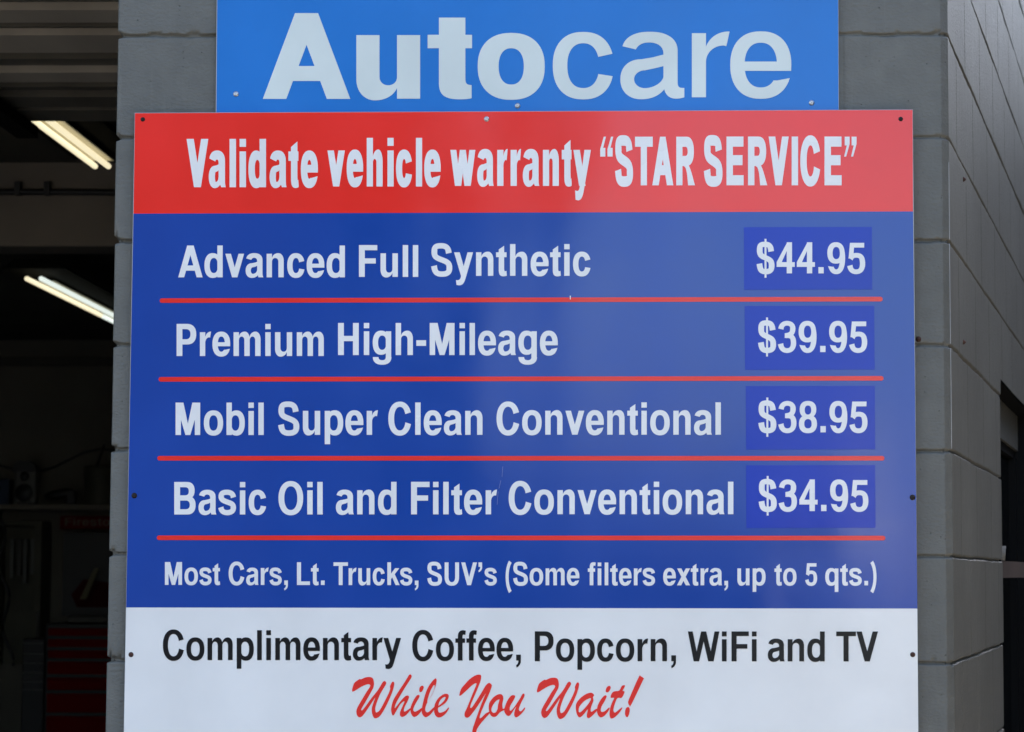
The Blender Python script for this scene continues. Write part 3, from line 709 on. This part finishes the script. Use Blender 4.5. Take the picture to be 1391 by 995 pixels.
S1 = [Wp,
      [(535, 540), (535, 490), (560, 400), (620, 300), (700, 180), (745, 105), (765, 102), (775, 120), (765, 150), (700, 250), (640, 350), (590, 440), (575, 495), (590, 485), (640, 420), (690, 365), (720, 348), (742, 358), (740, 385), (715, 440), (690, 490), (682, 525), (692, 538), (720, 525), (755, 500), (760, 520), (720, 570), (680, 598), (655, 600), (637, 580), (640, 540), (665, 480), (690, 425), (680, 418), (640, 455), (595, 530), (565, 580), (548, 580)],
      [(760, 520), (765, 480), (800, 400), (835, 350), (855, 342), (870, 350), (860, 380), (830, 430), (800, 490), (795, 525), (815, 540), (850, 525), (895, 495), (895, 525), (850, 580), (810, 602), (785, 590), (768, 560)],
      [(865, 285), (870, 255), (890, 235), (910, 235), (918, 255), (905, 290), (885, 308), (868, 302)],
      [(895, 540), (900, 480), (925, 370), (960, 270), (1010, 190), (1050, 150), (1065, 150), (1070, 180), (1050, 260), (1010, 350), (960, 430), (940, 480), (935, 520), (950, 545), (980, 540), (1040, 485), (1045, 510), (1000, 570), (950, 605), (920, 595), (903, 570)],
      ('-', [(960, 425), (965, 390), (990, 310), (1020, 250), (1038, 225), (1048, 235), (1040, 280), (1010, 345), (970, 415)]),
      [(1040, 520), (1050, 450), (1090, 380), (1150, 335), (1190, 328), (1212, 345), (1205, 390), (1170, 440), (1110, 480), (1088, 495), (1087, 525), (1100, 550), (1130, 548), (1170, 530), (1205, 495), (1215, 490), (1215, 505), (1180, 560), (1130, 600), (1090, 608), (1060, 590), (1045, 560)],
      ('-', [(1092, 470), (1100, 430), (1130, 385), (1165, 365), (1175, 372), (1165, 400), (1130, 440), (1100, 465)])]
S2 = [[(80, 355), (95, 280), (130, 230), (200, 155), (270, 110), (315, 102), (335, 115), (330, 170), (300, 250), (250, 370), (215, 450), (207, 490), (225, 490), (260, 440), (330, 330), (390, 230), (430, 200), (460, 225), (455, 260), (420, 350), (370, 460), (330, 560), (317, 615), (340, 608), (390, 560), (435, 540), (440, 555), (390, 610), (330, 680), (290, 740), (270, 800), (240, 860), (232, 850), (232, 760), (255, 680), (290, 580), (330, 470), (370, 370), (390, 325), (360, 370), (290, 480), (230, 560), (190, 605), (160, 610), (140, 590), (142, 550), (170, 490), (210, 390), (250, 290), (280, 215), (265, 205), (220, 235), (150, 300)],
      [(425, 480), (435, 430), (480, 370), (530, 338), (565, 332), (590, 350), (597, 390), (585, 450), (592, 505), (610, 500), (608, 520), (560, 545), (520, 590), (490, 602), (455, 590), (430, 540)],
      ('-', [(455, 520), (470, 470), (510, 415), (545, 395), (550, 405), (535, 460), (528, 510), (505, 548), (475, 552)]),
      [(608, 530), (620, 470), (650, 400), (690, 350), (725, 345), (738, 360), (715, 410), (680, 470), (672, 518), (690, 525), (730, 480), (790, 390), (825, 330), (845, 330), (845, 360), (810, 430), (782, 500), (787, 528), (810, 532), (850, 490), (852, 510), (810, 565), (760, 605), (735, 600), (725, 570), (735, 520), (750, 480), (720, 520), (680, 580), (655, 590), (630, 575)]]
S3 = [[(497, 500), (505, 440), (550, 380), (620, 330), (680, 315), (708, 335), (712, 350), (700, 370), (705, 410), (682, 470), (672, 520), (685, 540), (740, 505), (748, 525), (700, 580), (655, 615), (630, 605), (628, 570), (640, 510), (600, 560), (560, 600), (535, 605), (510, 570)],
      ('-', [(530, 530), (540, 480), (590, 420), (640, 390), (670, 380), (675, 395), (650, 440), (610, 490), (560, 540), (537, 546)]),
      [(748, 530), (755, 470), (790, 400), (830, 352), (855, 348), (860, 365), (835, 420), (800, 480), (792, 525), (805, 543), (840, 533), (890, 490), (893, 515), (845, 580), (800, 607), (770, 595), (752, 560)],
      [(850, 295), (860, 255), (885, 235), (905, 240), (908, 265), (890, 300), (870, 312), (855, 308)],
      [(895, 560), (905, 490), (930, 420), (950, 376), (908, 375), (920, 325), (950, 300), (1010, 290), (1040, 235), (1075, 228), (1075, 245), (1050, 293), (1072, 300), (1060, 340), (1035, 378), (990, 378), (960, 440), (942, 510), (947, 543), (970, 546), (1040, 490), (1040, 510), (1000, 565), (950, 610), (915, 620), (900, 600)],
      [(1115, 435), (1130, 380), (1240, 130), (1262, 120), (1298, 145), (1290, 170), (1150, 460), (1130, 465)],
      [(1078, 570), (1085, 510), (1108, 485), (1130, 495), (1133, 540), (1115, 595), (1095, 603)]]
def script_ops(lst, off, dx=0, dy=0):
    r = []
    for e in lst:
        s, p = e if isinstance(e, tuple) else ('+', e)
        r.append((s, [(x, -y) for x, y in outline(off, p, dx, dy)]))
    return r
sV, sF = [], []
for ops in (script_ops(S1, 470), script_ops(S2, 615), script_ops([Wp], 725, -34, 8) + script_ops(S3, 725)):
    v, t = triangulate([(s, [(x * 100, y * 100) for x, y in p]) for s, p in ops]); b = len(sV)
    sV += [at(x / 100, -y / 100, YT) - Lp for x, y in v]; sF += [tuple(b + i for i in q) for q in t]
flat('script_lettering', sV, sF, M['stripe'], psign)
# scratches
for pts, m in (([(683.3, 634), (682.2, 648), (681.7, 648), (682.7, 634)], 'scuff'), ([(680.6, 653), (678.0, 664), (677.5, 664), (680.0, 653)], 'scuff'), ([(677.0, 668), (675.6, 686), (675.1, 686), (676.4, 668)], 'scuff'),
               ([(774, 402), (775.4, 402), (775.2, 407), (774.2, 407)], 'film_white')):
    quad_slab('scratch', pts, YP - .0013, .0002, M[m], psign, Lp)

# screws
def screw_mesh(m, r=.0046, h=.0026):
    mb = MB().lathe([(r * 1.35, 0), (r * 1.35, .0007), (r, .0009), (r * .95, h * .7), (r * .6, h), (r * .35, h), (r * .3, h - .0012), (0.0001, h - .0012)], (0, -1, 0), (0, 0, 0), 20)
    o = mb.build('screw', m); return o
protos = {}
def screw(px, py, Y, m, parent, L, r=.0039, label=None):
    if m not in protos: o = protos[m] = screw_mesh(M[m]); 
    else: o = protos[m].copy(); col.objects.link(o)
    o.parent = parent; o.location = at(px, py, Y) - L; o.scale = (r / .0046,) * 3
    return o
for x, y in ((320.5, 128), (703, 144), (1102.5, 140)): screw(x, y, YA - .0002, 'steel', asign, La)
screw(661, 162, YP - .0002, 'steel', psign, Lp)
for x, y in ((194, 162.5), (1223.5, 162)): screw(x, y, YP - .0002, 'darkscrew', psign, Lp, .0032)
for x, y in ((182.5, 673.5), (1239.5, 676)): screw(x, y, YP - .0002, 'darkscrew', psign, Lp, .0040)
for x, y in ((178, 889.5), (1239.8, 889.5)): screw(x, y, YP - .0002, 'rust', psign, Lp, .0036)
# old anchors left in the wall
def anchor(px, py, label, side):
    r = .0045
    if side:
        t, z = at_side(px, py); p = sp(t, z, 0); n = SN
    else: p = at(px, py, 0); n = Vector((0, -1, 0))
    o = MB().lathe([(r * 1.2, -.002), (r * 1.2, .001), (r * .8, .004), (r * .3, .006), (.0001, .006)], n, (0, 0, 0), 16).build('wall_anchor', M['rust'])
    o.location = p; tag(o, label, 'screw', 'old anchors in the block wall')
anchor(1247.5, 461, 'rusty screw in the narrow front face just right of the price sign', False)
anchor(1308, 244, 'rusty anchor on the angled side wall level with the red banner', True)
anchor(1308, 465, 'rusty anchor on the angled side wall level with the Premium row', True)

# ------------------------------------------------------------------ inside the bay
def lamp(label, near, far, Yn, Yf, tubes, refl=.079):
    """twin strip lamp running into the room; near/far are where its ends lie"""
    a = at(*near, Yn); b = at(*far, Yf); z = (a.z + b.z) / 2
    root = empty('strip_lamp', (a.x, a.y, z), label, 'ceiling lamp', 'fluorescent strip lamps in the bay')
    d = Vector((b.x - a.x, b.y - a.y, 0)); ln = d.length; q = d.normalized().to_track_quat('Y', 'Z')
    root.rotation_euler = (0, 0, math.atan2(-d.x, d.y))
    MB().prism([(-.10, -.05, .04), (.19, -.05, .04), (.13, -.05, .085), (-.05, -.05, .085)], (0, ln + .1, 0)).build('housing', M['housing'], root)
    for i, (x, segs) in enumerate(tubes):
        for (u0, u1, m) in segs:
            tb = MB().tube([(x, u0 * ln, 0), (x, u0 * ln + .01, 0), (x, u1 * ln - .01, 0), (x, u1 * ln, 0)], [.009, .0115, .0115, .009], 14).build('lamp_tube', M[m], root)
    MB().box(-.02, .3, .020, refl, ln - .02, .026).build('reflector', M['reflector'], root)
    return root
lamp('warm fluorescent strip lamp nearest the overhead door, in front of the beam', (15, 168 - 22), (130, 222), 3.62, 4.95, [(0, [(0.0, 1.0, 'tube_warm')]), (.054, [(0.0, 1.0, 'tube_warm')])])
lamp('long cool fluorescent strip lamp farther in, beyond the beam', (36, 369), (228, 481), 6.35, 9.85, [(0, [(0, .46, 'tube_warm'), (.47, 1.0, 'tube_cool')]), (.066, [(0.0, .46, 'tube_cool'), (.47, 1.0, 'tube_cool')])], .062)
cz = at(80, 265, 5.27)
pts = [(-5.9, 5.27, cz.z)] + [(x, 5.27, cz.z + .012 * math.sin(x * 2.1)) for x in np.arange(-5.5, -.9, .2)]
cn = MB().tube(pts, .013, 10)
for px in (63, 23): q = at(px, 258, 5.25); cn.box(q.x - .012, 5.25, q.z - .02, q.x + .012, 5.29, q.z + .035)
tag(cn.build('conduit', M['pipe']), 'thin black conduit running along the dusty ceiling beam', 'pipe')

YB = 11.0
zs_ = at(60, 693, YB).z
sh = empty('wall_shelf', (at(-40, 690, YB).x, YB, zs_), 'long wooden wall shelf at the back of the dark bay', 'shelf')
MB().box(-.3, -.06, 0, 1.9, .30, .034, .004).build('board', M['plank'], sh)
for x in (.1, 1.5): MB().prism([(x, .29, 0), (x, .29, -.2), (x, .02, 0)], (.03, 0, 0)).build('bracket', M['pipe'], sh)
zt = zs_ + .034; PXM = (YB + 4.7) / FPX
def base(px, Y=YB): p = at(px, 690, Y); return Vector((p.x, Y, zt))
# round-faced work lamp
r_ = empty('work_lamp', base(34), 'silver framed round work lamp with a black hood, standing on the shelf', 'work lamp')
MB().box(-.072, -.03, 0, .072, .06, .24, .02).build('body', M['greyp'], r_)
MB().lathe([(.058, 0), (.058, .012), (.05, .02), (.0001, .022)], (0, -1, 0), (0, -.03, .075), 24).build('lens', M['blackp'], r_)
MB().lathe([(.03, 0), (.03, .012), (.02, .02), (.0001, .022)], (0, -1, 0), (0, -.03, .18), 24).build('lens', M['blackp'], r_)
MB().prism([(-.08, -.05, .21), (-.07, -.05, .255), (-.03, -.05, .28), (.03, -.05, .28), (.07, -.05, .255), (.08, -.05, .21)], (0, .1, 0)).build('hood', M['blackp'], r_)
tag(MB().box(-.10, -.04, 0, .045, .08, .165, .006).box(-.09, -.042, .06, .035, -.0395, .12).build('cardboard_box', M['bluep'], None, base(4)), 'dark blue box standing left of the work lamp', 'box')
r_ = empty('power_drill', base(80), 'black power tool lying on the shelf between work lamp and canister', 'power tool')
MB().tube([(-.09, 0, .05), (-.04, 0, .06), (.05, 0, .075), (.09, 0, .085)], [.018, .03, .032, .014], 12).build('body', M['blackp'], r_)
MB().box(.05, -.03, 0, .11, .03, .10, .012).build('battery', M['blackp'], r_)
r_ = empty('canister', base(136), 'dark canister with a stick poking out of it, at the right of the shelf', 'canister')
MB().lathe([(.10, 0), (.105, .01), (.105, .22), (.108, .225), (.108, .245), (.02, .25), (.0001, .25)], (0, 0, 1), (0, 0, 0), 28).build('drum', M['olive'], r_)
MB().tube([(-.03, 0, .24), (.02, 0, .39)], .008, 8).build('stick', M['blackp'], r_)

# things below the shelf
b0 = at(0, 706, YB); b1 = at(52, 800, YB)
cb = empty('tool_cabinet', (b0.x, YB + .1, 1.2), 'olive open fronted cabinet under the shelf at far left', 'cabinet')
def rel(px, py, Y, o): p = at(px, py, Y); return p - o.location
a = rel(-12, 708, YB, cb); c = rel(52, 905, YB, cb)
f_ = MB().box(a.x, -.08, c.z, a.x + .03, .2, a.z, .004).box(c.x - .05, -.08, c.z, c.x, .2, a.z, .004).box(a.x + .03, -.08, a.z - .03, c.x - .05, .2, a.z, .004).box(a.x + .03, .17, c.z, c.x - .05, .2, a.z - .03)
f_.build('carcass', M['olive'], cb)
for px in (12, 22, 30, 40):
    q = rel(px, 745, YB, cb); MB().box(q.x - .012, -.02, q.z - .16 - random.random() * .1, q.x + .012, .02, q.z + .06, .004).build('hanging_tool', M['card' if px in (22,) else 'greyp'], cb)
q0 = rel(80, 701, YB, cb)
a = at(82, 701, YB + .05); c = at(176, 719, YB + .05)
bn = empty('tyre_banner', (a.x, YB + .05, c.z), 'narrow red banner with white lettering under the shelf', 'banner')
MB().box(0, 0, 0, c.x - a.x, .01, a.z - c.z, .001).build('panel', M['redb'], bn)
letters('lettering', [('Firestone', 88, 172, 714.5)], 11, M['faded'], bn, YB + .049, 150, 110, bn.location)
a = at(86, 724, YB + .06); c = at(170, 838, YB + .06)
po = empty('poster', (a.x, YB + .06, c.z), 'black poster hung below the narrow red banner', 'poster')
MB().box(0, 0, 0, c.x - a.x, .008, a.z - c.z, .001).build('sheet', M['blackp'], po)
MB().prism([(.10, -.002, .06), (.30, -.002, .06), (.36, -.002, .14), (.30, -.002, .22), (.14, -.002, .24), (.06, -.002, .14)], (0, .001, 0)).build('print', M['dimred'], po)
q = at(122, 808, YB - .1)
r_ = MB().prism([(-.06, 0, -.03), (-.02, 0, -.03), (.06, 0, .17), (.03, 0, .17)], (0, .012, 0)).build('paper_sheet', M['yellow'], None, (q.x, YB - .12, q.z)); tag(r_, 'yellowed paper strip leaning in front of the black poster', 'paper')
hx = at(6, 700, YB); pts = [(hx.x + .03 * math.sin(i * .7) + .004 * i, YB - .12, hx.z - .02 - i * .045) for i in range(22)]
tag(MB().tube(pts, .011, 8).build('air_hose', M['blackp']), 'black air hose dangling below the shelf at far left', 'hose')
qa = at(-30, 640, 11.25); pts = [(qa.x + .1 * i, 11.25, qa.z + .05 * math.cos(i * .8) + .012 * i) for i in range(16)]
tag(MB().tube(pts, .007, 8).build('power_cable', M['blackp']), 'loose black cable looping along the back wall above the shelf', 'cable')
# red tool chest
a = at(62, 847, YB - .3); c = at(190, 995, YB - .3)
tcst = empty('tool_chest', (a.x, YB - .3, 0), 'tall red tool chest with rows of drawers in the dark bay', 'tool chest')
Wc = 1.0
MB().box(0, 0, .12, Wc, .5, a.z, .01).build('case', M['blackp'], tcst)
zz = a.z - .03; k = 0
for hgt in (.07, .07, .07, .10, .10, .14, .14, .2):
    if zz - hgt < .14: break
    dr = MB().box(.02, -.018, zz - hgt + .022, Wc - .02, -.002, zz, .005).build('drawer', M['redp'], tcst)
    MB().box(.04, -.032, zz - .022, Wc - .04, -.019, zz - .010, .003).build('handle', M['redp'], dr); zz -= hgt
for x in (.08, Wc - .08):
    for y in (.07, .43): MB().lathe([(.05, -.02), (.06, -.012), (.06, .012), (.05, .02)], (1, 0, 0), (x, y, .06), 20).build('caster', M['blackp'], tcst)
q = at(112, 832, YB - .25)
tag(MB().box(-.12, -.05, 0, .16, .06, .045, .012).box(-.06, -.052, .012, .12, -.0505, .03).build('spray_gun_case', M['card'], None, (q.x, YB - .1, a.z)), 'pale flat case lying on top of the red tool chest', 'case')
# rack of parts beside the chest
a2 = at(30, 868, YB - .2)
rk = empty('drawer_rack', (a2.x, YB - .2, 0), 'black narrow rack with thin pale shelf edges left of the tool chest', 'rack')
MB().box(0, .02, .0, .14, .4, a2.z, .006).build('case', M['blackp'], rk)
for py in (875, 889, 902, 915, 927, 938):
    z = at(30, py, YB - .2).z; MB().box(.008, .008, z, .132, .02, z + .006).build('shelf_edge', M['greyp'], rk)
q = at(44, 835, YB - .2); tag(MB().lathe([(.010, 0), (.010, .14), (.014, .15), (.014, .17), (.0001, .175)], (0, 0, 1), (0, 0, 0), 12).build('spray_bottle', M['card'], None, (q.x, YB - .05, a2.z)), 'slim pale bottle standing on the black rack', 'bottle')

# ledge and cup in the recess of the side window
_, z_ = at_side(1362, 763, -.02); _, zl = at_side(1362, 785, -.02)
o = Vector((BW, 0, 0)) + SD * (win_t + .66)
pp = [o + SN * (.060 * math.sin(R(x)) ** .6 - .050) + SD * (-.63 * math.cos(R(x))) for x in range(0, 181, 12)]
tag(MB().prism([(v.x, v.y, zl) for v in pp], (0, 0, z_ - zl)).build('window_ledge', M['brown']), 'rounded brown ledge in the recess of the dark side window', 'ledge')
cp = o - SD * .50 - SN * .016
tag(MB().lathe([(.012, 0), (.015, .036), (.0135, .037), (.011, .005), (.0001, .004)], (0, 0, 1), (0, 0, 0), 20).build('cup', M['ceramic'], None, (cp.x, cp.y, z_ + .001)), 'small cream cup standing on the brown window ledge', 'cup')

# ------------------------------------------------------------------ unseen things added to shade the side wall and fill the sign gloss
nb = empty('side_shade_building', (7, 4, 0), 'tan building added out of view to shade the side wall', 'building')  # unseen, added to cut sky light on the side wall
MB().box(-3.2, -7.0, 0, 6, 12, 4.0, .02).build('wall', M['side_shade'], nb); MB().box(-3.4, -7.15, 4.0, 6.2, 12.2, 4.2, .02).build('roof', M['roof'], nb)  # wall and roof of the added shade building
def added_foliage(n, ctrs, size):
    V, F = [], []
    for _ in range(n):
        c, r3 = ctrs[int(rng.integers(len(ctrs)))]
        d = rng.normal(size=3); d /= np.linalg.norm(d); d *= rng.random() ** .4
        p = np.array(c) + d * np.array(r3)
        u = rng.normal(size=3); u /= np.linalg.norm(u); v = np.cross(u, rng.normal(size=3)); v /= np.linalg.norm(v); s = size * (.6 + .8 * rng.random())
        b = len(V); V += [tuple(p - u * s), tuple(p + v * s * .5), tuple(p + u * s), tuple(p - v * s * .5)]; F.append((b, b + 1, b + 2, b + 3))
    me = bpy.data.meshes.new('crown'); me.from_pydata(V, [], F); return me
def tree(loc, label, h, spread, seed):
    rt = empty('added_tree', loc, label, 'tree', 'trees added for the sign reflection')
    MB().tube([(0, 0, 0), (.1, .05, h * .3), (.05, -.1, h * .6), (.1, 0, h * .85)], [.28, .22, .15, .05], 10).tube([(.1, 0, h * .32), (spread * .5, .2, h * .6)], [.13, .05], 8).tube([(.05, 0, h * .4), (-spread * .5, -.2, h * .66)], [.12, .05], 8).build('added_trunk', M['bark'], rt)
    g = np.random.default_rng(seed); cs = []
    for k in range(14):
        a = g.uniform(0, 6.28); q = g.uniform(0, .75) * spread
        cs.append(((q * math.cos(a), q * math.sin(a), h * g.uniform(.30, .92)), (spread * g.uniform(.3, .45),) * 2 + (h * g.uniform(.12, .18),)))
    link_mesh('crown', added_foliage(9000, cs, .22), M['leaf'], rt)
ob = empty('added_brick_building', (-15, -40, 0), 'dark brick block of three storeys added out of view to darken the sign gloss at left', 'building')  # unseen, added so the left of the signs reflects something dark
MB().box(-17, -9, 0, 12.2, 0, 13.5, .03).build('wall', M['brick'], ob); MB().box(-17.3, -9.3, 13.5, 12.5, .3, 13.9, .03).build('roof', M['roof'], ob)  # wall and roof of the added brick block
for i in range(7):
    for z in (1.2, 5.2, 9.2):
        wf = MB().box(-15 + i * 3.9, -.02, z, -13.4 + i * 3.9, .06, z + 2.2, .01).build('window', M['winframe_and_shade'], ob)  # window of the added brick block
        MB().box(-14.9 + i * 3.9, .062, z + .1, -13.5 + i * 3.9, .07, z + 2.1).build('added_pane', M['blackp'], wf)
tree((-2.6, -33, 0), 'dark tree added out of view to soften the edge of the sign reflection', 10.5, 2.4, 2)  # unseen, added for an irregular edge in the reflection
hd = empty('added_hedge', (2, -38, 0), 'tall dark leafy screen added out of view to darken the low sign reflection', 'added_hedge')  # unseen leafy screen, height set to darken the low part of the gloss
link_mesh('added_foliage', added_foliage(22000, [((x, 0, 1.8), (1.2, .7, 1.7)) for x in np.arange(-4, 24, 1.0)], .12), M['leaf2'], hd)
MB().box(-4, -.45, .1, 24, .45, 3.1, .3).build('added_stems', M['bark'], hd)
vn = empty('added_truck', (6.2, -31, 0), 'white box truck added out of view to brighten the sign gloss at lower right', 'truck')  # unseen, added and sized as the bright patch in the sign gloss
MB().box(-2.5, -1.0, .95, 1.3, 1.0, 3.3, .03).build('added_cargo_box', M['added_van'], vn)
MB().prism([(1.35, -.95, .45), (3.1, -.95, .45), (3.1, -.95, 1.25), (2.7, -.95, 1.45), (2.3, -.95, 2.3), (1.35, -.95, 2.35)], (0, 1.9, 0)).build('added_cab', M['added_van'], vn)
MB().box(-2.4, -.7, .5, 1.4, .7, .94).build('added_chassis', M['winframe_and_shade'], vn)
MB().prism([(2.62, .955, 1.48), (2.25, .955, 2.2), (1.6, .955, 2.2), (1.6, .955, 1.48)], (0, .01, 0)).build('window', M['winframe_and_shade'], vn)  # window of the added truck
for x in (-1.6, 2.3):
    for y in (-.9, .9): MB().lathe([(.2, -.1), (.34, -.1), (.34, .1), (.2, .1)], (0, 1, 0), (x, y, .34), 24).build('added_wheel', M['tyre'], vn)
sc.cycles.use_denoising = True
sc.cycles.max_bounces = 8
